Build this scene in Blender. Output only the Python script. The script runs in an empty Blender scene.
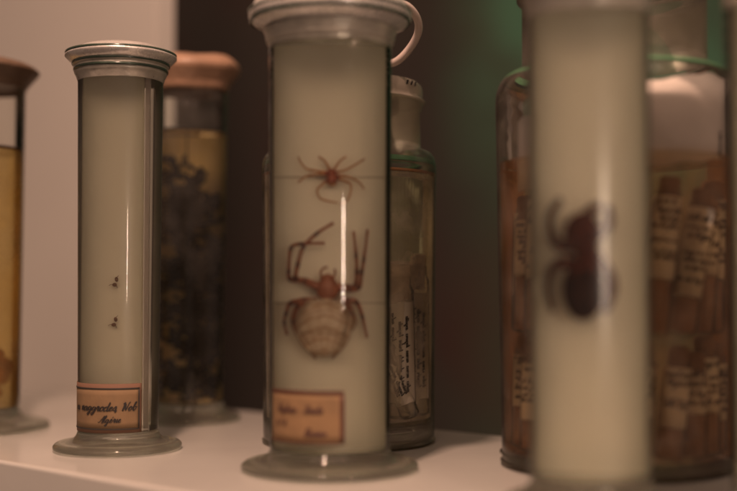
import bpy, bmesh, math, random
from mathutils import Vector, Matrix, noise
R = math.radians
random.seed(7)
sc = bpy.context.scene

# ------------------------------------------------------------------ camera, light, exposure
F = 1150.0                       # focal length in photo pixels (photo 737 wide)
HC = 0.10                        # camera height above the shelf
cam = bpy.data.cameras.new('camera'); cam_o = bpy.data.objects.new('camera', cam)
sc.collection.objects.link(cam_o); sc.camera = cam_o
cam.sensor_width = 36; cam.lens = F / 737 * 36
cam.clip_start = 0.01; cam.clip_end = 50
cam_o.location = (0, 0, HC); cam_o.rotation_euler = (R(90 + 2.07), 0, 0)
cam.dof.use_dof = True; cam.dof.focus_distance = 0.70; cam.dof.aperture_fstop = 2.3
w = bpy.data.worlds.new('World'); sc.world = w; w.use_nodes = True
bg = w.node_tree.nodes['Background']
bg.inputs['Color'].default_value = (1.0, 0.65, 0.49, 1); bg.inputs['Strength'].default_value = 0.085

def area(name, loc, target, sx, sy, power, col):
    l = bpy.data.lights.new(name, 'AREA'); l.shape = 'RECTANGLE'; l.size = sx; l.size_y = sy
    l.energy = power; l.color = col
    o = bpy.data.objects.new(name, l); sc.collection.objects.link(o)
    o.location = loc
    d = Vector(target) - Vector(loc)
    o.rotation_euler = d.to_track_quat('-Z', 'Y').to_euler()
    return o
WARM = (1.0, 0.61, 0.44)
area('cabinet_spot', (-0.13, 0.28, 0.84), (0.0, 0.68, 0.05), 0.050, 0.050, 5.2, WARM)
area('jar_fill_light', (0.0, -1.25, 2.05), (0.0, 0.7, 0.10), 3.4, 1.5, 30.0, (1.0, 0.65, 0.47))  # added broad fill light to brighten the jar fronts
area('streak_light', (0.225, 0.13, 0.130), (0.0, 0.62, 0.12), 0.012, 0.105, 0.30, (1.0, 0.74, 0.58))  # added strip light; its reflection stands in for the caustic streaks on the jars
sc.view_settings.view_transform = 'Standard'; sc.view_settings.look = 'None'
sc.view_settings.exposure = 0.62; sc.view_settings.gamma = 1
cy = sc.cycles
cy.max_bounces = 14; cy.transmission_bounces = 12; cy.transparent_max_bounces = 40
cy.use_denoising = True
try: cy.denoiser = 'OPENIMAGEDENOISE'
except Exception: pass
cy.sample_clamp_indirect = 6

# ------------------------------------------------------------------ helpers
def link(name, me, mat=None, parent=None, smooth=True):
    o = bpy.data.objects.new(name, me); sc.collection.objects.link(o)
    if mat is not None: me.materials.append(mat)
    if parent is not None: o.parent = parent
    if smooth:
        for p in me.polygons: p.use_smooth = True
    return o
def obj(name, bm, mat, parent=None, smooth=True, recalc=True):
    if recalc: bmesh.ops.recalc_face_normals(bm, faces=bm.faces)
    me = bpy.data.meshes.new(name); bm.to_mesh(me); bm.free()
    return link(name, me, mat, parent, smooth)
def tag(o, label=None, cat=None, group=None, kind=None):
    if label: o['label'] = label
    if cat: o['category'] = cat
    if group: o['group'] = group
    if kind: o['kind'] = kind
    return o
def thing(name, label, cat, loc=(0, 0, 0), rz=0, group=None):
    o = bpy.data.objects.new(name, None); sc.collection.objects.link(o)
    o.empty_display_size = 0.02
    o.location = loc; o.rotation_euler = (0, 0, rz)
    return tag(o, label, cat, group)
def lathe(bm, prof, seg=96, wob=0.0, seed=0, cap=True):
    """revolve (r, z) points; a closed solid when it starts and ends on the axis"""
    rings = []
    for (r, z) in prof:
        if r < 1e-6: rings.append([bm.verts.new((0, 0, z))]); continue
        ring = []
        for k in range(seg):
            a = 2 * math.pi * k / seg
            rr = r
            if wob: rr += wob * noise.noise(Vector((math.cos(a) * 1.3 + seed, math.sin(a) * 1.3, z * 30)))
            zz = z
            if wob: zz += wob * 0.7 * noise.noise(Vector((math.cos(a) * 1.1, math.sin(a) * 1.1 + seed, z * 20 + 5)))
            ring.append(bm.verts.new((rr * math.cos(a), rr * math.sin(a), zz)))
        rings.append(ring)
    for a, b in zip(rings[:-1], rings[1:]):
        if len(a) == 1 and len(b) == 1: continue
        for k in range(seg):
            k2 = (k + 1) % seg
            if len(a) == 1: bm.faces.new((a[0], b[k2], b[k]))
            elif len(b) == 1: bm.faces.new((a[k], a[k2], b[0]))
            else: bm.faces.new((a[k], a[k2], b[k2], b[k]))
    return bm
def L(prof, **k): return lathe(bmesh.new(), prof, **k)
def smooth_prof(pts, n=5):
    out = []
    P = [pts[0]] + list(pts) + [pts[-1]]
    for i in range(1, len(P) - 2):
        p0, p1, p2, p3 = P[i - 1], P[i], P[i + 1], P[i + 2]
        for j in range(n):
            t = j / n
            out.append(tuple(0.5 * ((2 * p1[c]) + (-p0[c] + p2[c]) * t + (2 * p0[c] - 5 * p1[c] + 4 * p2[c] - p3[c]) * t * t +
                                    (-p0[c] + 3 * p1[c] - 3 * p2[c] + p3[c]) * t ** 3) for c in range(len(p1))))
    out.append(tuple(pts[-1]))
    return out
def box(bm, x0, x1, y0, y1, z0, z1):
    v = [bm.verts.new((x, y, z)) for x in (x0, x1) for y in (y0, y1) for z in (z0, z1)]
    for f in ((0, 1, 3, 2), (4, 6, 7, 5), (0, 4, 5, 1), (2, 3, 7, 6), (0, 2, 6, 4), (1, 5, 7, 3)):
        bm.faces.new([v[i] for i in f])
    return bm
def tube(bm, pts, rad, seg=10):
    pts = [Vector(p) for p in pts]
    if not hasattr(rad, '__len__'): rad = [rad] * len(pts)
    n = None; rings = []
    for i, p in enumerate(pts):
        t = (pts[min(i + 1, len(pts) - 1)] - pts[max(i - 1, 0)]).normalized()
        if n is None: n = t.orthogonal().normalized()
        n = (n - t * n.dot(t))
        n = n.normalized() if n.length > 1e-9 else t.orthogonal().normalized()
        b = t.cross(n)
        rings.append([bm.verts.new(p + (n * math.cos(a) + b * math.sin(a)) * rad[i])
                      for a in [2 * math.pi * k / seg for k in range(seg)]])
    for a, b in zip(rings[:-1], rings[1:]):
        for k in range(seg):
            bm.faces.new((a[k], a[(k + 1) % seg], b[(k + 1) % seg], b[k]))
    bm.faces.new(rings[0][::-1]); bm.faces.new(rings[-1])
    return bm
def ball(bm, c, rx, ry, rz, sub=3, rot=None):
    m = Matrix.Translation(c) @ (rot or Matrix.Identity(4)) @ Matrix.Diagonal((rx, ry, rz, 1))
    bmesh.ops.create_icosphere(bm, subdivisions=sub, radius=1, matrix=m)
    return bm
def remesh(bm, name, voxel, smooth_it=2):
    """fuse overlapping pieces into ONE continuous skin"""
    me = bpy.data.meshes.new('tmp'); bm.to_mesh(me); bm.free()
    o = bpy.data.objects.new('tmp', me); sc.collection.objects.link(o)
    m = o.modifiers.new('r', 'REMESH'); m.mode = 'VOXEL'; m.voxel_size = voxel
    if smooth_it:
        s = o.modifiers.new('s', 'SMOOTH'); s.iterations = smooth_it; s.factor = 0.5
    dg = bpy.context.evaluated_depsgraph_get(); dg.update()
    out = bpy.data.meshes.new_from_object(o.evaluated_get(dg)); out.name = name
    bpy.data.objects.remove(o); bpy.data.meshes.remove(me)
    return out
def colour_verts(me, fn):
    a = me.color_attributes.new('col', 'FLOAT_COLOR', 'POINT')
    for v in me.vertices: a.data[v.index].color = (*fn(v.co), 1)

# ------------------------------------------------------------------ materials
def new_mat(name):
    m = bpy.data.materials.new(name); m.use_nodes = True
    nt = m.node_tree
    for n in list(nt.nodes): nt.nodes.remove(n)
    out = nt.nodes.new('ShaderNodeOutputMaterial')
    return m, nt, out
def solid(name, col, rough=0.5, metal=0.0, var=0.12, scale=60, bump=0.0, bscale=300, col2=None, spec=0.5, sss=0, attr=False, coat=0):
    m, nt, out = new_mat(name); N = nt.nodes; LK = nt.links
    p = N.new('ShaderNodeBsdfPrincipled'); LK.new(p.outputs[0], out.inputs['Surface'])
    tc = N.new('ShaderNodeTexCoord')
    nz = N.new('ShaderNodeTexNoise'); nz.inputs['Scale'].default_value = scale; nz.inputs['Detail'].default_value = 6
    LK.new(tc.outputs['Object'], nz.inputs['Vector'])
    mx = N.new('ShaderNodeMixRGB'); LK.new(nz.outputs['Fac'], mx.inputs['Fac'])
    if attr:
        at = N.new('ShaderNodeAttribute'); at.attribute_name = 'col'
        hv = N.new('ShaderNodeHueSaturation'); hv.inputs['Value'].default_value = 1 - var * 2
        LK.new(at.outputs['Color'], hv.inputs['Color']); LK.new(hv.outputs[0], mx.inputs['Color1'])
        LK.new(at.outputs['Color'], mx.inputs['Color2'])
    else:
        c2 = col2 or tuple(c * (1 - var * 2) for c in col)
        mx.inputs['Color1'].default_value = (*c2, 1); mx.inputs['Color2'].default_value = (*col, 1)
    LK.new(mx.outputs[0], p.inputs['Base Color'])
    p.inputs['Metallic'].default_value = metal
    p.inputs['Specular IOR Level'].default_value = spec
    mr = N.new('ShaderNodeMapRange'); mr.inputs['To Min'].default_value = rough * 0.8; mr.inputs['To Max'].default_value = min(1, rough * 1.2)
    LK.new(nz.outputs['Fac'], mr.inputs['Value']); LK.new(mr.outputs[0], p.inputs['Roughness'])
    if coat: p.inputs['Coat Weight'].default_value = coat
    if sss:
        p.inputs['Subsurface Weight'].default_value = sss; p.inputs['Subsurface Scale'].default_value = 0.004
    if bump:
        n2 = N.new('ShaderNodeTexNoise'); n2.inputs['Scale'].default_value = bscale; n2.inputs['Detail'].default_value = 5
        LK.new(tc.outputs['Object'], n2.inputs['Vector'])
        b = N.new('ShaderNodeBump'); b.inputs['Strength'].default_value = bump; b.inputs['Distance'].default_value = 0.001
        LK.new(n2.outputs['Fac'], b.inputs['Height']); LK.new(b.outputs[0], p.inputs['Normal'])
    return m
def clear(name, tint=(0.97, 0.98, 0.96), edge=(0.55, 0.60, 0.50), rough=0.03, ior=1.45, dirt=0.02, blend=0.18, dirtcol=(.6, .55, .5), floor=.022):
    """jar wall: lets light through, absorbs more where the path in the glass is long, mirrors by Fresnel, a little grime"""
    m, nt, out = new_mat(name); N = nt.nodes; LK = nt.links
    tr = N.new('ShaderNodeBsdfTransparent'); gl = N.new('ShaderNodeBsdfGlossy'); gl.inputs['Roughness'].default_value = rough
    lw = N.new('ShaderNodeLayerWeight'); lw.inputs['Blend'].default_value = blend
    mc = N.new('ShaderNodeMixRGB'); mc.inputs['Color1'].default_value = (*tint, 1); mc.inputs['Color2'].default_value = (*edge, 1)
    LK.new(lw.outputs['Facing'], mc.inputs['Fac']); LK.new(mc.outputs[0], tr.inputs['Color'])
    fr = N.new('ShaderNodeFresnel'); fr.inputs['IOR'].default_value = ior
    fm = N.new('ShaderNodeMath'); fm.operation = 'MAXIMUM'; fm.inputs[1].default_value = floor; LK.new(fr.outputs[0], fm.inputs[0])
    mx = N.new('ShaderNodeMixShader'); LK.new(fm.outputs[0], mx.inputs[0]); LK.new(tr.outputs[0], mx.inputs[1]); LK.new(gl.outputs[0], mx.inputs[2])
    df = N.new('ShaderNodeBsdfDiffuse'); df.inputs['Color'].default_value = (*dirtcol, 1)
    tc = N.new('ShaderNodeTexCoord'); nz = N.new('ShaderNodeTexNoise'); nz.inputs['Scale'].default_value = 45; nz.inputs['Detail'].default_value = 8
    LK.new(tc.outputs['Object'], nz.inputs['Vector'])
    mr = N.new('ShaderNodeMapRange'); mr.inputs['From Min'].default_value = .35; mr.inputs['From Max'].default_value = .8
    mr.inputs['To Min'].default_value = dirt * .4; mr.inputs['To Max'].default_value = dirt * 2
    LK.new(nz.outputs['Fac'], mr.inputs['Value'])
    m2 = N.new('ShaderNodeMixShader'); LK.new(mr.outputs[0], m2.inputs[0]); LK.new(mx.outputs[0], m2.inputs[1]); LK.new(df.outputs[0], m2.inputs[2])
    LK.new(m2.outputs[0], out.inputs['Surface'])
    return m
def glass(name, col=(0.86, 0.92, 0.86), rough=0.02, ior=1.5, bump=0.0):
    m, nt, out = new_mat(name); N = nt.nodes; LK = nt.links
    g = N.new('ShaderNodeBsdfGlass'); g.inputs['Color'].default_value = (*col, 1)
    g.inputs['Roughness'].default_value = rough; g.inputs['IOR'].default_value = ior
    if bump:
        tc = N.new('ShaderNodeTexCoord'); nz = N.new('ShaderNodeTexNoise'); nz.inputs['Scale'].default_value = 40
        LK.new(tc.outputs['Object'], nz.inputs['Vector'])
        b = N.new('ShaderNodeBump'); b.inputs['Strength'].default_value = bump; b.inputs['Distance'].default_value = 0.002
        LK.new(nz.outputs['Fac'], b.inputs['Height']); LK.new(b.outputs[0], g.inputs['Normal'])
    LK.new(g.outputs[0], out.inputs['Surface'])
    return m
def cloudy(name, col, rough, ior, bump, milk=0.07, milkcol=(.50, .44, .38), thru=.14):
    m = glass(name, col, rough, ior, bump); nt = m.node_tree; N = nt.nodes; LK = nt.links
    g = [n for n in N if n.type == 'BSDF_GLASS'][0]; out = [n for n in N if n.type == 'OUTPUT_MATERIAL'][0]
    d = N.new('ShaderNodeBsdfDiffuse'); tr = N.new('ShaderNodeBsdfTransparent'); tr.inputs['Color'].default_value = (*col, 1)
    tc = N.new('ShaderNodeTexCoord'); nz = N.new('ShaderNodeTexNoise'); nz.inputs['Scale'].default_value = 40; nz.inputs['Detail'].default_value = 6
    mp = N.new('ShaderNodeMapping'); mp.inputs['Scale'].default_value = (1, 1, 14); LK.new(tc.outputs['Object'], mp.inputs[0]); LK.new(mp.outputs[0], nz.inputs['Vector'])
    mc = N.new('ShaderNodeMixRGB'); mc.inputs['Color1'].default_value = (*[c * .45 for c in milkcol], 1); mc.inputs['Color2'].default_value = (*[c * 1.35 for c in milkcol], 1)
    LK.new(nz.outputs['Fac'], mc.inputs['Fac']); LK.new(mc.outputs[0], d.inputs['Color'])
    a = N.new('ShaderNodeMixShader'); a.inputs[0].default_value = thru; LK.new(g.outputs[0], a.inputs[1]); LK.new(tr.outputs[0], a.inputs[2])
    b = N.new('ShaderNodeMixShader'); b.inputs[0].default_value = milk; LK.new(a.outputs[0], b.inputs[1]); LK.new(d.outputs[0], b.inputs[2])
    LK.new(b.outputs[0], out.inputs['Surface'])
    return m
M = {}
M['shelf'] = solid('shelf_white_paint', (0.61, 0.59, 0.55), rough=0.22, var=0.04, scale=14, bump=0.10, bscale=60, coat=0.2)
M['wall'] = solid('cabinet_white_paint', (0.51, 0.485, 0.45), rough=0.6, var=0.03, scale=6)
M['dark'] = solid('dark_room', (0.105, 0.085, 0.080), rough=0.9, var=0.35, scale=2.2, col2=(0.065, 0.042, 0.040))

def mural():
    """dim room wall: brown, passing into a mottled green part on the right"""
    m, nt, out = new_mat('room_wall'); N = nt.nodes; LK = nt.links
    p = N.new('ShaderNodeBsdfPrincipled'); p.inputs['Roughness'].default_value = .9; LK.new(p.outputs[0], out.inputs['Surface'])
    tc = N.new('ShaderNodeTexCoord'); sx = N.new('ShaderNodeSeparateXYZ'); LK.new(tc.outputs['Object'], sx.inputs[0])
    def ramp(src, a, b, lo, hi):
        r = N.new('ShaderNodeMapRange'); r.interpolation_type = 'SMOOTHSTEP'
        for k, v in (('From Min', a), ('From Max', b), ('To Min', lo), ('To Max', hi)): r.inputs[k].default_value = v
        LK.new(src, r.inputs['Value']); return r.outputs[0]
    def mul(a, b):
        q = N.new('ShaderNodeMath'); q.operation = 'MULTIPLY'; LK.new(a, q.inputs[0]); LK.new(b, q.inputs[1]); q.use_clamp = True; return q.outputs[0]
    nz = N.new('ShaderNodeTexNoise'); nz.inputs['Scale'].default_value = 4.5; nz.inputs['Detail'].default_value = 2; LK.new(tc.outputs['Object'], nz.inputs['Vector'])
    f = mul(mul(ramp(sx.outputs['X'], .10, .32, 0, 1), ramp(sx.outputs['Z'], .20, .56, .22, 1)), ramp(nz.outputs['Fac'], .3, .6, .45, 1.1))
    n2 = N.new('ShaderNodeTexNoise'); n2.inputs['Scale'].default_value = 2.5; LK.new(tc.outputs['Object'], n2.inputs['Vector'])
    c0 = N.new('ShaderNodeMixRGB'); c0.inputs['Color1'].default_value = (.055, .045, .038, 1); c0.inputs['Color2'].default_value = (.065, .028, .024, 1)
    LK.new(ramp(n2.outputs['Fac'], .42, .62, 0, 1), c0.inputs['Fac'])
    c1 = N.new('ShaderNodeMixRGB'); c1.inputs['Color2'].default_value = (.10, .24, .15, 1); LK.new(c0.outputs[0], c1.inputs['Color1']); LK.new(f, c1.inputs['Fac'])
    LK.new(c1.outputs[0], p.inputs['Base Color']); return m

M['clear'] = clear('jar_wall', tint=(.99,.99,.97), edge=(.90,.90,.84), dirt=.012, ior=1.22, rough=.055)
M['hazy'] = clear('hazy_jar_wall', tint=(.99,.99,.97), edge=(.90,.90,.84), dirt=.012, ior=1.22, rough=.30, floor=.03)
M['opal'] = solid('opal_glass', (0.76, 0.705, 0.55), rough=0.55, var=0.03, scale=25, spec=0.4)
M['foot'] = cloudy('foot_glass', (0.95, 0.97, 0.93), 0.03, 1.5, 0.0)
M['lid'] = solid('ground_glass_lid', (0.86, 0.81, 0.76), rough=0.27, metal=0.5, var=0.16, scale=90, bump=0.35, bscale=220)
M['lid_edge'] = solid('green_glass_edge', (0.05, 0.075, 0.055), rough=0.15, var=0.2)
M['rim'] = solid('ground_rim', (0.60, 0.55, 0.47), rough=0.3, metal=0.35, var=0.3, scale=120, bump=0.35, bscale=260)
M['paper'] = solid('aged_label_paper', (0.26, 0.163, 0.085), rough=0.8, var=0.22, scale=110, bump=0.1, bscale=600)
M['paper2'] = solid('aged_label_paper_dark', (0.30, 0.178, 0.087), rough=0.8, var=0.22, scale=110, bump=0.1, bscale=600)
M['margin'] = solid('label_margin', (0.19, 0.098, 0.062), rough=0.8, var=0.12, scale=120)
M['border'] = solid('label_border', (0.035, 0.03, 0.026), rough=0.7)
M['border2'] = solid('label_border_brown', (0.10, 0.035, 0.02), rough=0.7)
M['ink'] = solid('ink', (0.018, 0.014, 0.014), rough=0.6)
M['ink2'] = solid('faded_ink', (0.09, 0.04, 0.03), rough=0.7)
M['slip'] = solid('paper_slip', (0.90, 0.84, 0.76), rough=0.85, var=0.08, scale=80)
M['cork'] = solid('cork', (0.22, 0.10, 0.04), rough=0.9, var=0.25, scale=300, bump=0.4, bscale=500)
M['cotton'] = solid('cotton', (0.80, 0.62, 0.46), rough=0.95, var=0.3, scale=250, bump=0.8, bscale=400)
M['spider'] = solid('spider_skin', (1, 1, 1), rough=0.38, var=0.18, scale=500, attr=True, bump=0.15, bscale=900)
M['tissue'] = solid('amber_tissue', (0.36, 0.15, 0.07), rough=0.5, var=0.3, scale=400)
M['thread'] = solid('thread', (0.30, 0.22, 0.14), rough=0.9)

# ------------------------------------------------------------------ setting
ANG = math.atan2(-0.158, 0.189)                      # direction of the shelf in plan
u = Vector((math.cos(ANG), math.sin(ANG), 0)); nrm = Vector((-math.sin(ANG), math.cos(ANG), 0))
S_FRONT, S_BACK = 0.376, 0.655
def shelf_pt(a, d, z): return u * a + nrm * d + Vector((0, 0, z))
shelf = bmesh.new(); box(shelf, -1.6, 1.2, S_FRONT, S_BACK, -0.045, 0)
bmesh.ops.bevel(shelf, geom=[e for e in shelf.edges], offset=0.0022, segments=4, profile=0.5, affect='EDGES')
so = obj('shelf', shelf, M['shelf']); so.rotation_euler = (0, 0, ANG)
so.modifiers.new('n', 'WEIGHTED_NORMAL')
tag(so, kind='structure')
# cabinet side standing on the back of the shelf, ending where the room behind shows
a_end = -0.797
wb = bmesh.new(); box(wb, -1.9, a_end, S_BACK + 0.003, S_BACK + 0.026, -0.05, 0.9)
bmesh.ops.bevel(wb, geom=[e for e in wb.edges], offset=0.0015, segments=2, affect='EDGES')
wo = obj('cabinet_wall', wb, M['wall'], smooth=False); wo.rotation_euler = (0, 0, ANG); tag(wo, kind='structure')
db = bmesh.new(); box(db, -2.5, 3.0, 2.3, 2.35, -1.2, 2.0)
tag(obj('back_wall', db, mural(), smooth=False), kind='structure')
fb = bmesh.new(); box(fb, -2.5, 3.0, -1.5, 2.29, -1.2, -1.15)
tag(obj('floor', fb, M['dark'], smooth=False), kind='structure')
# ------------------------------------------------------------------ cursive pen writing
G = {  # polylines in x-height units: (strokes, advance)
 'a': ([[(.75, .8), (.45, 1), (.1, .6), (.15, .1), (.45, 0), (.75, .5), (.8, .95), (.78, .3), (.95, 0), (1.15, .15)]], 1.1),
 'b': ([[(.0, .3), (.3, 1.3), (.35, 2.0), (.2, 1.9), (.15, .6), (.3, 0), (.6, .1), (.7, .6), (.45, .85), (.75, .8), (1.0, .85)]], .95),
 'd': ([[(.75, .8), (.45, 1), (.1, .6), (.15, .1), (.45, 0), (.78, .6), (.85, 2.0), (.8, .3), (.95, 0), (1.15, .15)]], 1.1),
 'e': ([[(.0, .35), (.5, .6), (.6, .85), (.4, 1.0), (.15, .6), (.25, .08), (.5, 0), (.85, .3)]], .85),
 'g': ([[(.75, .8), (.45, 1), (.1, .6), (.15, .15), (.45, .05), (.75, .5), (.8, .9), (.75, -.4), (.5, -1.0), (.2, -.8), (.5, -.3), (1.15, .2)]], 1.1),
 'h': ([[(.0, .2), (.35, 1.5), (.35, 2.0), (.2, 1.7), (.15, 0), (.35, .8), (.6, 1), (.7, .7), (.7, .2), (.85, 0), (1.1, .2)]], 1.05),
 'i': ([[(.0, .3), (.25, 1), (.25, .2), (.4, 0), (.65, .2)], [(.3, 1.45), (.34, 1.5)]], .6),
 'l': ([[(.0, .3), (.35, 1.5), (.35, 2.0), (.2, 1.8), (.2, .3), (.35, 0), (.6, .2)]], .55),
 'm': ([[(.0, .7), (.15, 1), (.2, 0), (.4, .85), (.55, 1), (.6, 0), (.8, .85), (.95, 1), (1.0, .2), (1.15, 0), (1.35, .2)]], 1.3),
 'n': ([[(.0, .7), (.15, 1), (.2, 0), (.4, .85), (.6, 1), (.65, .2), (.8, 0), (1.0, .2)]], .95),
 'o': ([[(.45, 1), (.1, .6), (.2, .05), (.55, .05), (.7, .6), (.45, 1), (.6, .85), (.95, .9)]], .9),
 'p': ([[(.0, .5), (.2, 1), (.2, -1.0), (.25, .7), (.5, 1), (.7, .6), (.5, 0), (.3, .1), (.9, .2)]], .85),
 'r': ([[(.0, .4), (.2, 1.1), (.3, .95), (.5, .95), (.45, .2), (.6, 0), (.85, .3)]], .8),
 's': ([[(.0, .2), (.35, 1.1), (.55, .5), (.45, .05), (.15, .1), (.5, .0), (.75, .25)]], .7),
 't': ([[(.1, .5), (.3, 1.8), (.25, .2), (.4, 0), (.65, .2)], [(.05, 1.25), (.6, 1.3)]], .6),
 'u': ([[(.0, .7), (.15, 1), (.15, .2), (.35, 0), (.6, .4), (.65, 1), (.65, .2), (.8, 0), (1.0, .2)]], .95),
 'x': ([[(.0, .8), (.2, 1), (.5, 0), (.8, .2)], [(.7, 1), (.1, 0)]], .8),
 'y': ([[(.0, .7), (.15, 1), (.15, .3), (.35, .1), (.6, .5), (.65, 1), (.6, -.4), (.35, -1.0), (.1, -.8), (.4, -.3), (1.0, .25)]], .95),
 'é': ([[(.0, .35), (.5, .6), (.6, .85), (.4, 1.0), (.15, .6), (.25, .08), (.5, 0), (.85, .3)], [(.4, 1.35), (.65, 1.7)]], .85),
 'A': ([[(-.3, .1), (.1, .2), (.9, 2.0), (.85, 0), (1.1, .1)], [(.2, .8), (1.2, .85)]], 1.15),
 'N': ([[(-.1, 1.6), (.2, 1.9), (.25, 0), (.3, 1.8), (.9, .1), (1.0, 1.9), (1.3, 2.0)]], 1.35),
 'S': ([[(.0, .3), (.4, .2), (1.0, 1.6), (.8, 2.0), (.4, 1.6), (.8, .7), (.5, 0), (.0, .1)]], 1.05),
 'B': ([[(.1, 1.8), (.3, 0)], [(-.1, 1.7), (.5, 2.0), (.9, 1.6), (.4, 1.1), (1.0, .7), (.8, .1), (.2, .05)]], 1.1),
 '1': ([[(.1, 1.3), (.35, 1.8), (.3, 0)]], .6), '7': ([[(.0, 1.7), (.7, 1.7), (.2, 0)]], .8),
 '8': ([[(.6, 1.6), (.3, 1.8), (.1, 1.4), (.6, .5), (.35, 0), (.05, .4), (.6, 1.3), (.6, 1.6)]], .8),
 ',': ([[(.1, .15), (.1, -.1), (-.05, -.35)]], .45), '.': ([[(.1, .05), (.14, .08)]], .4),
 '-': ([[(.05, .5), (.55, .55)]], .7), ' ': ([], .7),
}
def pen_text(bm, text, x0, y0, h, wpen, place, slant=0.42, xs=1.0, jit=0.06):
    """flat ribbons laid with a broad nib; place(x, y) -> 3D point and normal"""
    x = x0
    rnd = random.Random(len(text) * 7 + int(x0 * 1e5))
    for ch in text:
        st, adv = G.get(ch, ([], .7))
        for s in st:
            pts = smooth_prof([(px + rnd.uniform(-jit, jit), py + rnd.uniform(-jit, jit)) for px, py in s], 5)
            P = [(x + (px * xs + py * slant) * h, y0 + py * h) for px, py in pts]
            prev = None
            for i in range(len(P)):
                a = P[max(i - 1, 0)]; b = P[min(i + 1, len(P) - 1)]
                dx, dy = b[0] - a[0], b[1] - a[1]; l = math.hypot(dx, dy) or 1e-9
                down = abs(dy) / l
                wd = wpen * (0.45 + 0.75 * (down if dy < 0 else down * 0.25))
                nx, ny = -dy / l * wd / 2, dx / l * wd / 2
                v1 = bm.verts.new(place(P[i][0] + nx, P[i][1] + ny)); v2 = bm.verts.new(place(P[i][0] - nx, P[i][1] - ny))
                if prev: bm.faces.new((prev[0], prev[1], v2, v1))
                prev = (v1, v2)
        x += adv * xs * h
    return x

# patch wrapped round a (slightly conical) body: rf(z) gives the radius; az 0 faces the camera (-Y), + to the right
def wrap(rf, off):
    def place(s, z):                       # s = arc length from az 0
        r = rf(z); a = s / r
        return ((r + off) * math.sin(a), -(r + off) * math.cos(a), z)
    return place
def patch(bm, s0, s1, z0, z1, rf, off0, off1, n=28, m=6):
    lay = []
    for off in (off0, off1):
        pl = wrap(rf, off)
        lay.append([[bm.verts.new(pl(s0 + (s1 - s0) * i / n, z0 + (z1 - z0) * j / m)) for j in range(m + 1)] for i in range(n + 1)])
    A, B = lay
    for i in range(n):
        for j in range(m):
            bm.faces.new((A[i][j], A[i][j + 1], A[i + 1][j + 1], A[i + 1][j])); bm.faces.new((B[i][j], B[i + 1][j], B[i + 1][j + 1], B[i][j + 1]))
        bm.faces.new((A[i][0], A[i + 1][0], B[i + 1][0], B[i][0])); bm.faces.new((A[i][m], B[i][m], B[i + 1][m], A[i + 1][m]))
    for j in range(m):
        bm.faces.new((A[0][j], B[0][j], B[0][j + 1], A[0][j + 1])); bm.faces.new((A[n][j], A[n][j + 1], B[n][j + 1], B[n][j]))
    return bm

# ------------------------------------------------------------------ jars
def pix(px, Z): return (px - 368.5) / F * Z
def footed_jar(name, label, px, Z, r_top, r_bot, z_top, r_foot, z_j, group, lidprof, lidmat, ringprof=None, wallmat=None, edges=(), liquid=None, rz=0):
    """footed cylinder: solid glass foot, hollow wall, ground rim and a lid"""
    t = thing(name, label, 'specimen jar', (pix(px, Z), Z, 0), rz, group)
    zt = 0.0032
    foot = smooth_prof([(r_foot * 0.90, 0.0004), (r_foot * 0.985, 0.0012), (r_foot, zt * .8), (r_foot * 0.985, zt * 1.2), (r_foot * 0.93, zt * 1.62),
                        *[(r_foot * .96 - (r_foot * .96 - r_bot) * math.cos(R(f)), z_j - (z_j - zt * 1.5) * math.sin(R(f))) for f in (62, 48, 34, 20, 8)], (r_bot * 1.0, z_j)], 8)
    inner = [(r_bot * 0.93, z_j + 0.0012), (r_bot * 0.6, z_j + 0.0002), (0, z_j - .0005)]
    foot = [(0, 0.0025), (r_foot * .55, 0.0016), (r_foot * .86, 0.0006)] + foot + inner
    obj('foot', L(foot, wob=.0005, seed=px), M['foot'], t)
    th = 0.0016
    zb = z_j + 0.0004
    wall = [(r_bot, zb), (r_top, z_top), (r_top - th, z_top), (r_bot - th, zb + .001)]
    bm = bmesh.new(); lathe(bm, [wall[0]] + [(r_bot + (r_top - r_bot) * k / 8, zb + (z_top - zb) * k / 8) for k in range(1, 9)] )
    obj('glass_cylinder', bm, wallmat or M['clear'], t)
    if ringprof: obj('ground_rim', L(smooth_prof(ringprof, 3), wob=0.0005, seed=3), M['rim'], t)
    lid = obj('lid', L(lidprof, wob=0.0004 if lidmat is M['lid'] else .0028, seed=px), lidmat, t)
    for (r, z) in edges:
        e = bmesh.new()
        lathe(e, [(r - 0.002, z - 0.0009), (r + 0.0007, z - 0.0008), (r + 0.0008, z + 0.0006), (r - 0.002, z + 0.0008)], wob=0.0006, seed=px + 2)
        obj('glass_edge', e, M['lid_edge'], lid)
    return t
rfun = lambda rt, rb, zt, zb: (lambda z: rb + (rt - rb) * (z - zb) / (zt - zb))

# --- main jar, garden spider
ZM, PM = 0.635, 330
s = ZM / F
mj = footed_jar('footed_jar', 'tall footed jar in the centre holding a big pale-bellied spider', PM, ZM, 0.0342, 0.0330, 0.2360, 0.0486, 0.0120,
    'footed specimen jars on the shelf',
    [(0, .262), (.033, .2625), (.0385, .2615), (.0425, .2560), (.0452, .2505), (.0452, .2485), (.0425, .2455), (.0372, .2432), (.0362, .2424), (0, .2424)], M['lid'],
    [(.0338, .2310), (.0348, .2345), (.0357, .2350), (.0356, .2365), (.0362, .2375), (.0362, .2390), (.0366, .2400), (.0368, .2420), (.030, .2422)],
    edges=[(.0448, .2515), (.0440, .2470)])
rM = rfun(0.0342, 0.0330, 0.2360, 0.0124)
bm = bmesh.new(); lathe(bm, [(rM(.2322) - .0016, .2322), (rM(.2322) - .0006, .2326), (rM(.2322) - .0006, .2340), (rM(.2322) - .0022, .2334)], wob=.0003)
obj('liquid_line', bm, M['border2'], mj)
lb = obj('paper_label', patch(bmesh.new(), -0.0372, 0.0084, 0.0185, 0.0455, rM, .0001, .0004), M['paper2'], mj)
b = bmesh.new()
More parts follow.
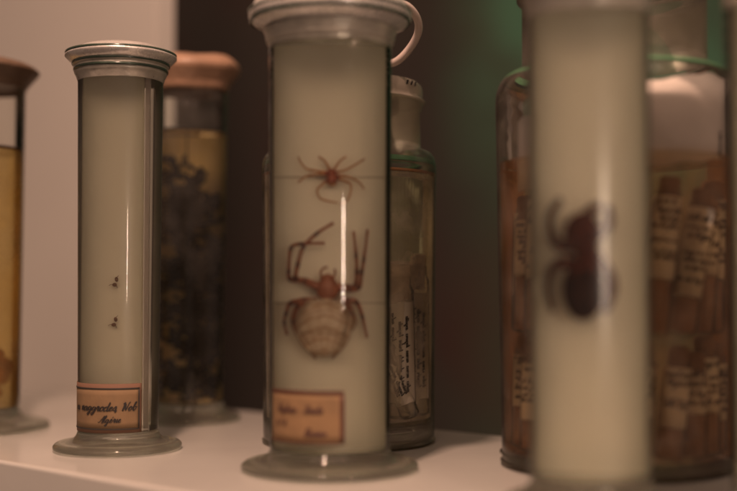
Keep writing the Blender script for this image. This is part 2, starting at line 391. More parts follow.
for (a0, a1, c0, c1) in ((-.0372, .0084, .0437, .0459), (.0064, .0088, .0183, .0437), (-.0372, .0064, .0181, .0190)):
    patch(b, a0, a1, c0, c1, rM, .0004, .0006)
obj('printed_border', b, M['border2'], lb)
b = bmesh.new(); pl = wrap(rM, .00085)
pen_text(b, '- Nephisa - Sunda', -.0330, .0342, .0021, .00075, pl, xs=.95)
pen_text(b, '1 7 8', -.0325, .0270, .0017, .0008, pl, xs=1.4); pen_text(b, 'Burma', -.0125, .0220, .0022, .0008, pl)
obj('handwriting', b, M['ink2'], lb)

# --- left small jar with two tiny insects
Z1, P1 = 0.714, 119.5
j1 = footed_jar('footed_jar', 'slim footed jar with two tiny insects above the inscribed label', P1, Z1, 0.0262, 0.0244, 0.2330, 0.0390, 0.0118,
    'footed specimen jars on the shelf',
    [(0, .2494), (.0200, .2495), (.0242, .2491), (.0285, .2472), (.0325, .2452), (.0343, .2436), (.0343, .2427), (.0318, .2402), (.0298, .2385), (0, .2385)], M['lid'],
    [(.0262, .2272), (.0274, .2306), (.0284, .2325), (.0283, .2340), (.0290, .2352), (.0288, .2366), (.0296, .2372), (.0297, .2383), (.025, .2384)],
    edges=[(.0334, .2446), (.0294, .2384), (.0284, .2347)], wallmat=M['hazy'])
rJ = rfun(0.0262, 0.0244, 0.2330, 0.0122)
lb = obj('paper_label', patch(bmesh.new(), -.0370, .0195, .0128, .0422, rJ, .0001, .0004), M['margin'], j1)
lo = patch(bmesh.new(), -.0370, .0176, .0152, .0392, rJ, .0004, .0005); obj('paper_face', lo, M['paper'], lb)
b = bmesh.new()
for (a0, a1, c0, c1) in ((-.0370, .0180, .0388, .0397), (.0172, .0180, .0152, .0388), (-.0370, .0180, .0147, .0155)):
    patch(b, a0, a1, c0, c1, rJ, .0005, .0007)
obj('printed_border', b, M['border'], lb)
b = bmesh.new(); pl = wrap(rJ, .0008)
pen_text(b, 'ia naggrodes, Nob', -.0268, .0262, .00245, .00082, pl, xs=1.13)
pen_text(b, 'Algérie', -.0062, .0192, .0021, .00062, pl, xs=1.02)
obj('handwriting', b, M['ink'], lb)

# --- foreground jar, dark spider
ZF, PF = 0.525, 589
fj = footed_jar('footed_jar', 'out of focus foreground jar holding a dark curled spider', PF, ZF, 0.0279, 0.0268, 0.2290, 0.0400, 0.0150,
    'footed specimen jars on the shelf',
    [(0, .255), (.030, .255), (.0345, .250), (.0375, .2435), (.0372, .241), (.033, .2385), (.0295, .237), (0, .237)], M['lid'],
    [(.0279, .2230), (.0283, .2270), (.0290, .2300), (.0297, .2340), (.0300, .2365), (.025, .2368)], edges=[(.0372, .244)], wallmat=M['hazy'])
# --- jar at the right border of the picture
ej = footed_jar('footed_jar', 'jar cut off by the right border of the photo, only its left edge showing', 797, 0.50, 0.0290, 0.0278, 0.2290, 0.0360, 0.0125,
    'footed specimen jars on the shelf',
    [(0, .255), (.030, .255), (.0345, .250), (.0365, .2435), (.0362, .241), (.033, .2385), (.0305, .237), (0, .237)], M['lid'],
    [(.0290, .2230), (.0294, .2270), (.0300, .2300), (.0307, .2340), (.0310, .2365), (.025, .2368)])

NW = 1.33
M['water'] = glass('clear_spirit', (.985, .985, .96), 0.0, NW)
def refr_liquid(jar, r0, r1, z0, z1, mat='water'):
    o = obj('liquid', L([(0, z0), (r0 - .0005, z0), (r0, z0)] + [(r0 + (r1 - r0) * k / 8, z0 + (z1 - z0) * k / 8) for k in (.02, 1, 2, 3, 4, 5, 6, 7, 7.98, 8)] + [(r1 - .0005, z1), (0, z1)], seg=192), M[mat], jar)
    return o
M['water_yellow'] = glass('amber_spirit_refracting', (.96, .80, .50), 0.0, NW)
M['water_tan'] = glass('tan_spirit_refracting', (.99, .91, .74), 0.0, NW)
refr_liquid(j1, .0241, .0259, .0126, .2330)
refr_liquid(mj, .0326, .0338, .0128, .2330)
M['water_cloudy'] = glass('cloudy_spirit', (.985, .985, .96), .16, NW)
refr_liquid(fj, .0265, .0276, .0156, .2300, 'water_cloudy')
refr_liquid(ej, .0275, .0287, .0131, .2300)
# --- opal mounting plates
def plate(label, jar, xo, yo, hw, z0, z1, rz=0, mat='opal'):
    loc = Vector(jar.location)
    b = bmesh.new(); box(b, -hw, hw, -.0009, .0009, 0, z1 - z0)
    bmesh.ops.bevel(b, geom=[e for e in b.edges], offset=0.0004, segments=2, affect='EDGES')
    o = obj('mounting_plate', b, M[mat], None, smooth=False)
    o.location = (loc.x + xo, loc.y + yo, z0); o.rotation_euler = (0, 0, rz)
    tag(o, label, 'mounting plate', 'opal mounting plates inside the jars')
    return o
pM = plate('opal plate in the central jar behind the large spider', mj, 0, .0008, .0328 / NW, .0128, .2352, R(0))
p1 = plate('opal plate in the slim jar behind two tiny insects', j1, -.0029, .0008, .0192 / NW, .0128, .2325, R(-4))
b = bmesh.new(); box(b, .0146, .0172, .0012, .0020, .0002, .2190)
obj('refraction_strip', b, solid('refracted_wall_tone', (.62, .54, .49), rough=.4, var=.05), p1, smooth=False)  # added pale strip; its colour imitates the wall refracted through the jar's side
pF = plate('opal plate in the blurred foreground jar behind the dark spider', fj, 0, .0008, .0266 / NW, .0158, .2290, R(-8))
pE = plate('opal plate inside the jar at the right border', ej, 0, .0008, .0276 / NW, .0133, .2290, R(-12))

# ------------------------------------------------------------------ specimens
def on_plate(px0, py0, Z):         # photo offsets turned into metres at the plate
    k = Z / F
    return lambda x, y, d=0.0: Vector(((x - px0) * k, -d, (py0 - y) * k))
# big garden spider
Zs = 0.635 - .0006
q = on_plate(327, 300, Zs)
bm = bmesh.new(); mm = Zs / F
ball(bm, q(325, 320, .006), 34 * mm, .0075, 21 * mm); ball(bm, q(323, 335, .006), 25 * mm, .0060, 20 * mm)
ball(bm, q(309, 312, .0065), 13 * mm, .0055, 12 * mm); ball(bm, q(341, 312, .0065), 13 * mm, .0055, 12 * mm)
ball(bm, q(328, 289, .005), 12.5 * mm, .0042, 12 * mm); ball(bm, q(328, 280, .005), 8 * mm, .0034, 6 * mm)
legs = [[(317, 285), (305, 281), (288, 279), (286, 272), (288.5, 249), (300, 244.5), (325, 244)],
        [(317, 287), (303, 281), (294, 278), (296, 265), (302, 248), (316, 235), (334, 224)],
        [(317, 300), (303, 300), (288, 303), (283, 313), (281, 322), (285, 334)],
        [(317, 302), (303, 303), (293, 306), (288, 320), (300, 341), (316, 356)],
        [(340, 286), (349, 287), (357, 286), (359, 272), (358, 256), (355, 232)],
        [(340, 288), (352, 289), (362, 287), (365, 272), (367, 260), (371, 230)],
        [(341, 299), (350, 300), (359, 302), (365, 316), (370, 337)],
        [(341, 301), (350, 304), (355, 313), (352, 334), (344, 346), (333, 356)]]
joints = []
for k, lg in enumerate(legs):
    n = len(lg)
    dep = [.0045 + ((.0115 if k in (3, 7) else .003) if k % 2 else .0012) * math.sin(math.pi * i / (n - 1)) for i in range(n)]
    pts = [(*p, d) for p, d in zip(lg, dep)]
    sp = smooth_prof(pts, 6)
    rad = []
    for i in range(len(sp)):
        t = i / (len(sp) - 1)
        rr = 3.05 * (1 - t) + 1.45 * t
        ph = (i % 6) / 6
        rr *= 1.0 + 0.22 * (0.5 + 0.5 * math.cos(2 * math.pi * ph))
        rad.append(rr * mm)
    tube(bm, [q(*p) for p in sp], rad)
    joints += [q(*p) for p in pts[1:-1]]
for pp in ([(322, 279), (320.5, 273), (323.5, 268.5), (328, 267.5)], [(333, 279), (336, 274), (335, 269)]):
    tube(bm, [q(*p, .006) for p in smooth_prof(pp, 4)], 1.25 * mm)
me = remesh(bm, 'large_spider', 0.00028, 2)
abd = q(325, 326, 0)
def sp_col(c):
    dx, dz = (c.x - abd.x) / (33.5 * mm), (c.z - abd.z) / (31 * mm)
    wob = noise.noise(Vector(c) * 260) * .12
    if dx * dx + dz * dz < 1.0 + wob * .2 and c.y < -.003 and c.z < q(0, 298).z:
        band = math.sin((dz * 2.0 + 0.9 * abs(dx) ** 1.6 + wob * 1.2) * math.pi * 1.35)
        ray = math.cos(math.atan2(dx, dz + 1.3) * 26) * .5
        line = max(0, 1 - abs(band) * 2.6)
        t = min(1, max(0, 0.74 + .18 * band + .20 * ray + wob * 1.8 - .85 * line))
        e = max(0, (dx * dx + dz * dz) - .66) * 1.8
        cr = Vector((.66, .52, .36)); br = Vector((.36, .20, .095)); ed = Vector((.15, .065, .03))
        v = br.lerp(cr, t).lerp(ed, min(1, e))
        return tuple(v)
    if (c - q(328, 288, 0)).length < 14 * mm and c.z > q(0, 300).z:
        return tuple(Vector((.27, .075, .026)) * (1 + wob * 3))
    j = min((c - p).length for p in joints)
    return (.09, .022, .010) if j < 3.4 * mm else (.30, .090, .034)
colour_verts(me, sp_col)
sp1 = link('spider', me, M['spider']); sp1.location = (mj.location.x + (pix(327, Zs) - mj.location.x) / NW, Zs, HC + (287 - 300) * mm); sp1.scale = (1 / NW, 1, 1)
tag(sp1, 'large spider with banded cream abdomen and bent brown legs, belly outward', 'spider')
# small pale spider above
q2 = on_plate(331, 178, Zs)
bm = bmesh.new()
ball(bm, q2(331.5, 174.5, .003), 5 * mm, .0022, 4.5 * mm); ball(bm, q2(332, 182, .0035), 5.5 * mm, .0026, 6 * mm)
for lg in ([(328, 174), (317, 172.5), (306, 170), (300, 164), (297, 158)], [(335, 174), (345, 172), (353, 168), (367, 160)],
           [(328, 181), (321, 187), (317, 192), (321, 200), (338, 204)], [(335, 180), (345, 182), (352, 187), (349, 200), (341, 206)],
           [(328, 176), (315, 176), (304, 178.5), (297, 184)], [(335, 177), (348, 178), (360, 183), (366, 190)],
           [(330, 172), (325, 163), (318, 158)], [(334, 172), (340, 163), (347, 158)]):
    tube(bm, [q2(*p, .003) for p in smooth_prof(lg, 5)], [(1.45 - .75 * i / (len(lg) * 5)) * mm for i in range((len(lg) - 1) * 5 + 1)], 6)
me = remesh(bm, 'small_spider', 0.00018, 1)
colour_verts(me, lambda c: (.32, .065, .022) if (c - q2(332, 178, .003)).length < 8.5 * mm else (.50, .23, .085))
sp2 = link('spider', me, M['spider']); sp2.location = (mj.location.x + (pix(331, Zs) - mj.location.x) / NW, Zs, HC + (287 - 178) * mm); sp2.scale = (1 / NW, 1, 1)
tag(sp2, 'small red-brown spider with thin pale legs, above the large spider', 'spider')
# dark curled spider in the foreground jar
Zd = ZF - .003
q3 = on_plate(577, 262, Zd); m3 = Zd / F
bm = bmesh.new()
ball(bm, q3(577, 237, .007), 19 * m3, .0065, 20 * m3); ball(bm, q3(577, 288, .008), 22 * m3, .0080, 28 * m3); ball(bm, q3(584, 263, .006), 14 * m3, .0050, 18 * m3)
for lg in ([(568, 248), (552, 246), (543, 234), (543, 220), (556, 205)],            [(584, 238), (597, 236), (606, 226), (604, 211)], [(582, 228), (586, 216), (597, 210)], [(570, 264), (556, 263), (544, 270), (539, 287), (547, 307)],
           [(586, 258), (598, 262), (603, 280), (600, 306)], [(586, 262), (602, 268), (609, 286), (600, 308)]):
    n = (len(lg) - 1) * 5 + 1
    tube(bm, [q3(*p, .0055) for p in smooth_prof(lg, 5)], [(5.8 - 2.2 * i / n) * m3 for i in range(n)], 10)
me = remesh(bm, 'dark_spider', 0.0004, 2)
colour_verts(me, lambda c: (.030, .007, .004) if (c - q3(577, 290, .008)).length < 24 * m3 else (.085, .016, .007))
sp3 = link('spider', me, solid('dark_spider_skin', (1, 1, 1), rough=.95, var=.25, scale=400, attr=True, spec=.03)); sp3.location = (fj.location.x + (pix(577, Zd) - fj.location.x) / NW, Zd, HC + (287 - 262) * m3); sp3.scale = (1.08 / NW, 1, 1.08)
tag(sp3, 'dark maroon spider with thick curled legs in the blurred foreground jar', 'spider')
# two tiny insects
def insect(px, py, label):
    Zi = Z1 - .0008; m = Zi / F / NW; qi = on_plate(px, py, Zi); b = bmesh.new()
    ball(b, qi(px + 1.2, py - 2.0, .0015), 1.8 * m, .0010, 2.5 * m, rot=Matrix.Rotation(R(-14), 4, 'Y')); ball(b, qi(px - .2, py + 2.0, .0015), 2.5 * m, .0012, 1.9 * m)
    for lg in ([(px, py + 2), (px - 3, py + 1.8), (px - 4.6, py + 2.8)], [(px + 1, py + 2), (px + 2, py + 4.5)], [(px + 1, py - 3), (px + 2.8, py - 5)]):
        tube(b, [qi(*p, .0014) for p in smooth_prof(lg, 3)], .36 * m, 6)
    me = remesh(b, 'insect', 0.00016, 1); colour_verts(me, lambda c: (.20, .10, .055))
    o = link('insect', me, M['spider']); o.location = (j1.location.x + (px - P1) * m, Zi, HC + (287 - py) * m * NW); o.scale = (1, 1, NW)
    tag(o, label, 'insect', 'tiny insects on the plate')
insect(116, 282, 'tiny brown insect on the opal plate, the upper of two')
insect(115.5, 321.5, 'tiny brown insect on the opal plate, the one nearer the label')
# threads round the central plate
def band(y, sag, label):
    b = bmesh.new(); hw = .0321 / NW; Zp = ZM + .0008
    z = HC + (287 - y) * (Zp / F)
    pts = [(-hw, -.0013, 0), (-hw * .5, -.0014, sag), (0, -.0014, sag * 1.3), (hw * .5, -.0014, sag), (hw, -.0013, 0), (hw + .0004, 0, 0), (hw, .0013, 0), (-hw, .0013, 0), (-hw - .0004, 0, 0), (-hw, -.0013, 0)]
    tube(b, pts, .00022, 6)
    o = obj('thread', b, M['thread']); o.location = (mj.location.x, Zp, z); tag(o, label, 'thread', 'threads tied round the plate')
band(178, -.0002, 'fine thread across the opal plate at the small spider')
band(303, .0003, 'fine thread across the opal plate behind the large spider')

# ------------------------------------------------------------------ left jar with amber liquid
M['brown_lid'] = solid('brown_sealed_lid', (0.20, 0.125, 0.082), rough=0.5, var=0.3, scale=70, bump=1.0, bscale=110)
M['rust_lid'] = solid('russet_sealed_lid', (0.46, 0.28, 0.185), rough=0.42, var=0.3, scale=60, bump=1.0, bscale=110)
M['liq_yellow'] = clear('yellow_spirit', (0.97, 0.86, 0.56), (0.95, 0.79, 0.48), rough=0.05, ior=1.05, dirt=0.26, dirtcol=(.80, .62, .33))
M['liq_amber'] = clear('amber_spirit', (1.0, 0.94, 0.80), (0.97, 0.78, 0.52), rough=0.05, ior=1.05, dirt=0.13, dirtcol=(.95, .50, .22), )
M['liq_pale'] = clear('pale_spirit', (0.98, 0.97, 0.91), (0.96, 0.88, 0.70), rough=0.05, ior=1.05, dirt=0.26, dirtcol=(.88, .78, .62))
M['card'] = solid('cream_backing', (1.0, 0.80, 0.44), rough=0.6, var=0.05)
M['glass_tint'] = clear('greenish_wall', (0.97, 0.99, 0.97), (0.60, 0.72, 0.60), dirt=0.04)
lj = footed_jar('footed_jar', 'footed jar of amber liquid under a brown lid at the left border', -30, .816, .0368, .0350, .2420, .0560, .0150,
    'footed specimen jars on the shelf',
    [(0, .2598), (.036, .2595), (.0415, .2580), (.0455, .2560), (.0478, .2535), (.0470, .2520), (.0440, .2490), (.041, .2455), (.0385, .2430), (.0376, .2405), (.0362, .2405), (.0362, .2422), (0, .2424)], M['brown_lid'])
def fill(jar, mat, r0, r1, z0, z1, name='liquid'):
    return obj(name, L([(0, z0), (r0 - .0005, z0), (r0, z0), (r0, z0 + .0005), (r0 + (r1 - r0) * .5, z0 + (z1 - z0) * .5), (r1, z1 - .0005), (r1, z1), (r1 - .0005, z1), (0, z1)]), mat, jar)
fill(lj, M['liq_yellow'], .0337, .0354, .0162, .1965)
b = bmesh.new(); lathe(b, [(.0350, .1963), (.0358, .1968), (.0358, .1985), (.0348, .1968)]); obj('liquid_line', b, M['border2'], lj)
# a lump of orange tissue resting in the bottom of that jar
b = bmesh.new()
for k in range(70):
    a = random.uniform(0, 6.28); r = .024 * math.sqrt(random.random()); ball(b, (r * math.cos(a), r * math.sin(a), random.uniform(.007, .038)), random.uniform(.005, .0085), random.uniform(.005, .0085), random.uniform(.004, .008), 2)
me = remesh(b, 'soft_specimen', .0009, 2)
o = link('soft_specimen', me, solid('orange_tissue', (.50, .21, .07), rough=.5, var=.2, scale=150, bump=.4, bscale=300)); o.location = (lj.location.x, lj.location.y, .0165)
tag(o, 'lumpy orange specimen settled at the bottom of the amber jar', 'specimen')

# ------------------------------------------------------------------ jar with dark branching specimen
PS, ZS = 189.5, .865
sj = footed_jar('footed_jar', 'footed jar behind the slim one with a russet lid and black bushy specimen', PS, ZS, .0285, .0255, .2500, .0385, .0140,
    'footed specimen jars on the shelf',
    [(0, .2730), (.0260, .2728), (.0310, .2718), (.0350, .2690), (.0380, .2652), (.0383, .2635), (.0366, .2605), (.0322, .2550), (.0298, .2500), (.0295, .2465), (.0288, .2465), (.0288, .2500), (0, .2502)], M['rust_lid'], wallmat=M['glass_tint'])
refr_liquid(sj, .0251, .0278, .0146, .2150, 'water_tan')
b = bmesh.new(); lathe(b, [(.0270, .2148), (.0277, .2153), (.0277, .2172), (.0266, .2153)]); obj('liquid_line', b, M['border'], sj)
b = bmesh.new(); box(b, -.0205, .0205, .0080, .0092, .0155, .2140)
o = obj('backing_card', b, M['card'], None, smooth=False); o.location = sj.location; o.rotation_euler = (0, 0, 0)
tag(o, 'cream backing card behind the black bushy specimen', 'backing card')
def bush():
    b = bmesh.new(); rnd = random.Random(3)
    def grow(p, d, l, r, k):
        n = 4; pts = [p.copy()]
        for i in range(n):
            d = (d + Vector((rnd.gauss(0, .28), rnd.gauss(0, .28), rnd.gauss(0, .22)))).normalized()
            p = p + d * l / n
            rr = math.hypot(p.x, p.y)
            if rr > .0195: p.x *= .0195 / rr; p.y *= .0195 / rr
            p.y = min(p.y, .0065)
            p.z = min(max(p.z, .002), .188)
            pts.append(p.copy())
        tube(b, pts, [r * (1 - .3 * i / n) for i in range(n + 1)], 6)
        if k == 0:
            ball(b, p, r * 1.5, r * 1.5, r * 1.7, 1); return
        for _ in range(rnd.choice((2, 3))):
            nd = (d + Vector((rnd.gauss(0, .75), rnd.gauss(0, .75), rnd.gauss(.05, .5)))).normalized()
            grow(p, nd, l * rnd.uniform(.65, .95), r * .8, k - 1)
    for i in range(46):
        z = .004 + .158 * (i / 46) ** .95
        a = rnd.uniform(0, 6.28)
        grow(Vector((-.009 * max(0, z - .10) / .06, 0, z)), Vector((math.cos(a), math.sin(a) * .7, rnd.uniform(-.1, .8))).normalized(), .0118 if z < .09 else .010, .0025, 3)
    tube(b, [(0, 0, 0), (.002, 0, .05), (-.003, 0, .10), (-.006, 0, .16)], .0022, 8)
    return b
o = obj('branching_specimen', bush(), solid('black_brown_specimen', (.008, .003, .002), rough=.85, var=.3, scale=300, bump=.4, spec=.12))
o.location = (sj.location.x, sj.location.y, .0160); tag(o, 'black-brown bushy branching specimen filling the russet-lidded jar', 'specimen')
b = bmesh.new(); tube(b, [(-.0015, -.002, .12), (-.0010, -.004, .17), (-.0012, -.005, .2150), (-.001, -.004, .2465)], .00045, 6)
o = obj('thread', b, M['border']); o.location = (sj.location.x, sj.location.y, 0); tag(o, 'dark thread suspending the black bushy specimen', 'thread')

# ------------------------------------------------------------------ bottles
M['frost'] = clear('frosted_neck', (.75, .76, .68), (.45, .45, .38), rough=.25, dirt=.16, dirtcol=(.55, .48, .42))
M['bottle'] = clear('bottle_wall', (.99, .99, .98), (.93, .94, .88), rough=.02, dirt=.06, ior=1.3)
M['gedge'] = glass('green_glass', (.62, .84, .66), .03, 1.5, .2)
M['base'] = cloudy('thick_base', (.95, .95, .90), .04, 1.5, .3)
def vial(name, label, loc, tilt, az, h, r, group, papermat='slip', seed=0, frac=(.25, .75), plug='cork', bodymat=None):
    t = thing(name, label, 'vial', loc, 0, group)
    t.rotation_euler = (tilt[0], tilt[1], az)
    obj('glass_tube', L([(0, 0), (r * .7, .0002), (r, .0015), (r, h * .9), (r * .8, h * .94), (r * .8, h), (r * .6, h)], seg=24), M['clear'], t)
    rnd = random.Random(seed)
    b = bmesh.new(); z0, z1 = h * frac[0], h * frac[1]
    n = 20
    A = []
    for rr in (r * .93, r * .88):
        A.append([[b.verts.new((rr * math.sin(R(-150 + 300 * i / n)), -rr * math.cos(R(-150 + 300 * i / n)), z)) for z in (z0, z1)] for i in range(n + 1)])
    for i in range(n):
        for q_ in (0, 1): b.faces.new((A[q_][i][0], A[q_][i + 1][0], A[q_][i + 1][1], A[q_][i][1]))
        b.faces.new((A[0][i][0], A[1][i][0], A[1][i + 1][0], A[0][i + 1][0])); b.faces.new((A[0][i][1], A[0][i + 1][1], A[1][i + 1][1], A[1][i][1]))
    sl = obj('paper_slip', b, M[papermat], t)
    b = bmesh.new(); rf = lambda z: r * .96; pl0 = wrap(rf, .0001)
    words = ['Bugusta', 'Semira', 'Nubia', 'Toulon', 'Pheidola', 'Laguna', 'Morea', 'Sagitta']
    hh = (z1 - z0)
    rot = lambda x, y: pl0(y, z0 + hh * .10 + x)               # writing runs up the tube
    flat = lambda x, y: pl0(x, z0 + y)
    if plug == 'cotton':
        for row in (-.0040, -.0005, .0030):
            x_ = 0
            while x_ < hh * .7: x_ = pen_text(b, rnd.choice(words).lower(), x_, row * r / .0075, .00135, .0006, rot, xs=1.1) + .002
    else:
        yy = hh * rnd.uniform(.84, .92)
        while yy > hh * .12:
            hgt = rnd.uniform(.0011, .0021); x_ = -r * rnd.uniform(.7, 1.3)
            while x_ < r * rnd.uniform(.3, 1.1): x_ = pen_text(b, rnd.choice(words).lower()[:rnd.choice((2, 3, 4, 5))], x_, yy, hgt, hgt * .5, flat, xs=.95) + .0012
            yy -= hgt * rnd.choice((2.2, 2.6, 4.2))
    obj('handwriting', b, M['ink'], sl)
    bm_ = L([(0, h * .84), (r * .62, h * .84), (r * .72, h + .001), (r * .74, h + .006), (r * .5, h + .0075), (0, h + .0078)], seg=20, wob=.0008, seed=seed)
    obj('stopper', bm_, M[plug], t)
    if bodymat:
        obj('contents', L([(0, h * .02), (r * .8, h * .04), (r * .82, h * frac[0] * .95), (0, h * frac[0])], seg=20, wob=.001, seed=seed), M[bodymat], t)
    return t

# back bottle
PB, ZB = 349, .75
kb = ZB / F
bb = thing('glass_bottle', 'pale stoppered glass bottle of labelled vials behind the central jar', 'bottle', (pix(PB, ZB), ZB, 0))
zz = lambda y: HC + (287 - y) * kb
outer = smooth_prof([(.0545, .0012), (.0552, .0040), (.0555, .010), (.0558, .05), (.0562, .10), (.0568, zz(190)), (.0570, zz(170)), (.0560, zz(160)), (.0530, zz(153.5)), (.0480, zz(150.5)), (.0467, zz(146))], 6)
bb_wall = obj('bottle_body', L([(0, .0015), (.050, .0006)] + outer), M['bottle'], bb)
obj('thick_base', L(smooth_prof([(0, .0020), (.052, .0020), (.0535, .004), (.0537, .0125), (.050, .0145), (0, .0165)], 3)), M['base'], bb)
obj('neck', L([(.0467, zz(146)), (.0462, zz(112)), (.0478, zz(110)), (.0480, zz(104))], seg=96), M['frost'], bb)
st = obj('stopper', L(smooth_prof([(0, zz(104)), (.0470, zz(104)), (.0480, zz(100)), (.0480, zz(90)), (.0455, zz(85)), (.040, zz(83.5)), (0, zz(83))], 4), wob=.0004), M['frost'], bb)
b = bmesh.new()
for k in range(3):
    pl = wrap(lambda z: .0482, .0004)
    s0 = .0405 + k * .0046
    for (q0, q1) in ((0, 1),):
        vs = [b.verts.new(pl(s0 + dx, zz(y))) for dx, y in ((0, 92), (.0022, 91.2), (.0032, 87), (.0012, 87.2))]
        b.faces.new(vs)
obj('engraved_marks', b, M['ink'], st)
fill(bb, M['liq_pale'], .0530, .0552, .0170, zz(177))
b = bmesh.new(); lathe(b, [(.0540, zz(177.2)), (.0562, zz(176.9)), (.0562, zz(174.6)), (.0540, zz(175.4))]); obj('liquid_line', b, solid('meniscus', (.55, .27, .12), rough=.2), bb)
b = bmesh.new(); lathe(b, smooth_prof([(.0480, zz(167)), (.0560, zz(167.5)), (.0562, zz(165)), (.0550, zz(162)), (.0490, zz(162)), (.0480, zz(164))], 3)); obj('green_shoulder', b, solid('green_tinge', (.10, .26, .13), rough=.15, spec=.8), bb)
bx, by = bb.location.x, bb.location.y
def bvial(dx, dy, z, tx, ty, h, r, lab, **k): return vial('specimen_vial', lab, (bx + dx, by + dy, z), (R(tx), R(ty)), 0, h, r, 'labelled vials in the pale bottle', frac=(.12, .82), **k)
bvial(.0330, -.0330, .0185, 0, -1, .088, .0095, 'upright vial with paper slip against the right side of the pale bottle', seed=2, plug='cotton')
bvial(.0440, -.0150, .0185, 0, 0, .095, .0075, 'narrow upright vial at the far right inside the pale bottle', seed=5, plug='cotton')
bvial(.0390, -.0420+.006, .0195, 3, -22, .080, .0062, 'leaning vial crossing in front of the upright ones in the pale bottle', seed=8, plug='cotton')
bvial(-.030, -.033, .0185, 0, 3, .088, .009, 'vial at the left inside the pale bottle, hidden by the jar', seed=9, plug='cotton')
# ribbed greenish sheet above the vials
b = bmesh.new(); n = 60
rows = [[b.verts.new((.0490 * math.sin(R(18 + 58 * i / n)) * (1 + (.012 if i % 4 < 2 else -.006)), -.0490 * math.cos(R(18 + 58 * i / n)) * (1 + (.012 if i % 4 < 2 else -.006)) + .012, z)) for z in (zz(262), zz(180))] for i in range(n + 1)]
for i in range(n): b.faces.new((rows[i][0], rows[i + 1][0], rows[i + 1][1], rows[i][1]))
bmesh.ops.solidify(b, geom=b.faces[:], thickness=.0006)
o = obj('ribbed_sheet', b, solid('ribbed_green', (.52, .56, .38), rough=.5, var=.1)); o.location = (bx, by, 0)
tag(o, 'grey-green ribbed sheet standing above the vials in the pale bottle', 'ribbed sheet')

# big bottle on the right
PG, ZG = 615, .650
kg = ZG / F
zg = lambda y: HC + (287 - y) * kg
gbt = thing('glass_bottle', 'large wide bottle on the right full of amber vials and paper', 'bottle', (pix(PG, ZG), ZG, 0))
gx, gy = gbt.location.x, gbt.location.y
outer = smooth_prof([(.0620, .0012), (.0636, .0035), (.0640, .010), (.0645, .05), (.0655, .10), (.0664, zg(150)), (.0668, zg(105)), (.0660, zg(90)), (.0630, zg(79)), (.0575, zg(72)), (.0525, zg(69)), (.0515, zg(62))], 6)
obj('bottle_body', L([(0, .0015), (.058, .0006)] + outer, seg=128), M['bottle'], gbt)
obj('thick_base', L(smooth_prof([(0, .0020), (.060, .0020), (.0622, .004), (.0626, .0060), (.060, .0075), (0, .0090)], 3), seg=128), M['base'], gbt)
obj('neck', L([(.0515, zg(62)), (.0515, .262), (.0545, .264), (.0550, .270), (.050, .272)]), M['frost'], gbt)
obj('stopper', L(smooth_prof([(0, .2725), (.052, .2725), (.056, .276), (.056, .288), (.048, .294), (0, .295)], 4)), M['frost'], gbt)
b = bmesh.new(); lathe(b, smooth_prof([(.0560, zg(79)), (.0622, zg(80)), (.0625, zg(77.5)), (.0600, zg(75)), (.0560, zg(75.5))], 3)); obj('green_shoulder', b, bpy.data.materials['green_tinge'], gbt)
fill(gbt, M['liq_amber'], .0622, .0645, .0095, zg(163))
gi = 0
spots = []
for tier, (zb, h, cnt, rad, r) in enumerate(((.0100, .0560, 20, .0535, .0075), (.0745, .0760, 19, .0530, .0078))):
    for k in range(cnt):
        a = 2 * math.pi * (k + .5 * tier) / cnt
        if math.cos(a) < -.35 and tier == 1: pass
        if math.cos(a) < -.25: continue                  # the back of the bottle is not seen
        dx, dy = rad * math.sin(a), -rad * math.cos(a)
        spots.append((dx, dy, zb, h, r, tier, k))
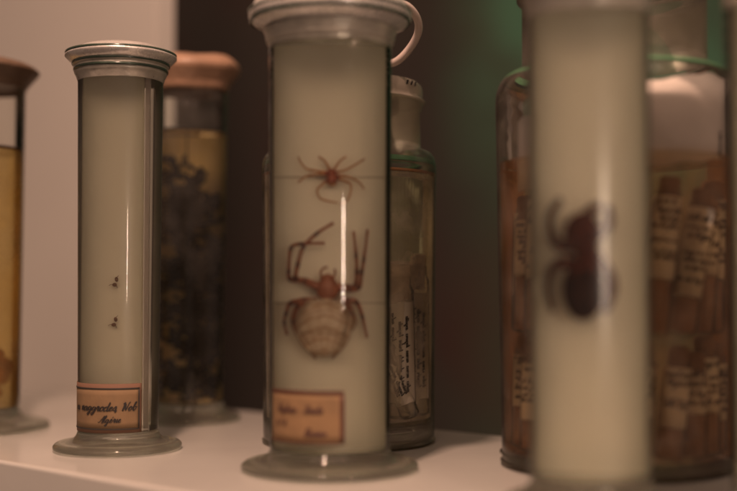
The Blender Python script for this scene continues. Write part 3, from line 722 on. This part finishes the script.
for (dx, dy, zb, h, r, tier, k) in spots:
    ty = (3 + 4 * math.sin(k * 1.7)) if tier == 0 else (7 + 3.5 * math.sin(k * 2.3))
    h *= 1 - .07 * (k * 7 % 3)
    if abs(dx) > .045: ty = 1.5
    where = 'lower' if tier == 0 else 'upper'
    t = vial('specimen_vial', 'slender vial with inked paper slip, one of the %s layer in the amber bottle' % where, (gx + dx * .97, gy + dy * .97, zb), (0, R(ty)), 0, h, r,
         'vials of the %s layer in the amber bottle' % where, seed=k + 20 * tier, frac=((.42, .34, .50)[k % 3], .93) if tier == 0 else ((.40, .30, .50)[k % 3], .96), plug='cork', bodymat='tissue')
# paper sheet curled in the air space
b = bmesh.new(); n = 44; lay = []
for rr in (.0600, .0597):
    g = []
    for i in range(n + 1):
        t = i / n; a = R(-72 + 142 * t)
        top = zg(126 - 40 * min(1, t * 1.25)) ; bot = zg(196 - 34 * t) 
        g.append([b.verts.new((rr * math.sin(a), -rr * math.cos(a), bot + (top - bot) * j / 4 + .0006 * math.sin(i * .9))) for j in range(5)])
    lay.append(g)
for g in lay:
    for i in range(n):
        for j in range(4): b.faces.new((g[i][j], g[i + 1][j], g[i + 1][j + 1], g[i][j + 1]))
for i in range(n):
    for j in (0, 4): b.faces.new((lay[0][i][j], lay[1][i][j], lay[1][i + 1][j], lay[0][i + 1][j]))
ps = obj('paper_sheet', b, solid('pinkish_paper', (.85, .76, .70), rough=.85, var=.08, scale=50)); ps.location = (gx, gy, 0)
tag(ps, 'curled pinkish paper sheet in the top of the amber bottle', 'paper')
b = bmesh.new(); pl = wrap(lambda z: .0603, .0001)
pen_text(b, 'nogrodes', 0, 0, .0022, .0009, lambda x, y: pl(.0575 + y * .9, zg(168) + x), xs=1.0)
obj('handwriting', b, M['ink'], ps)

# ------------------------------------------------------------------ pale curved tube from the central lid down to the stopper behind
b = bmesh.new()
lx, ly = mj.location.x, mj.location.y
P = [(lx - .02, ly + .012, .2655), (lx + .005, ly + .020, .2660), (pix(388, .66), .665, .2650), (pix(405, .68), .675, HC + (287 - 3) * .675 / F),
     (pix(417, .68), .685, HC + (287 - 15) * .685 / F), (pix(419, .69), .695, HC + (287 - 30) * .695 / F), (pix(411, .70), .705, HC + (287 - 46) * .705 / F),
     (pix(397, .71), .715, HC + (287 - 60) * .715 / F), (pix(380, .73), .735, .2420), (pix(360, .745), .75, .2355)]
sp = smooth_prof(P, 8)
tube(b, sp, .0025, 12)
o = obj('curved_tube', b, solid('pale_tube', (.66, .55, .50), rough=.22, var=.06, coat=.3)); tag(o, 'pale curved tube looping from the central lid down to the bottle behind', 'tube')
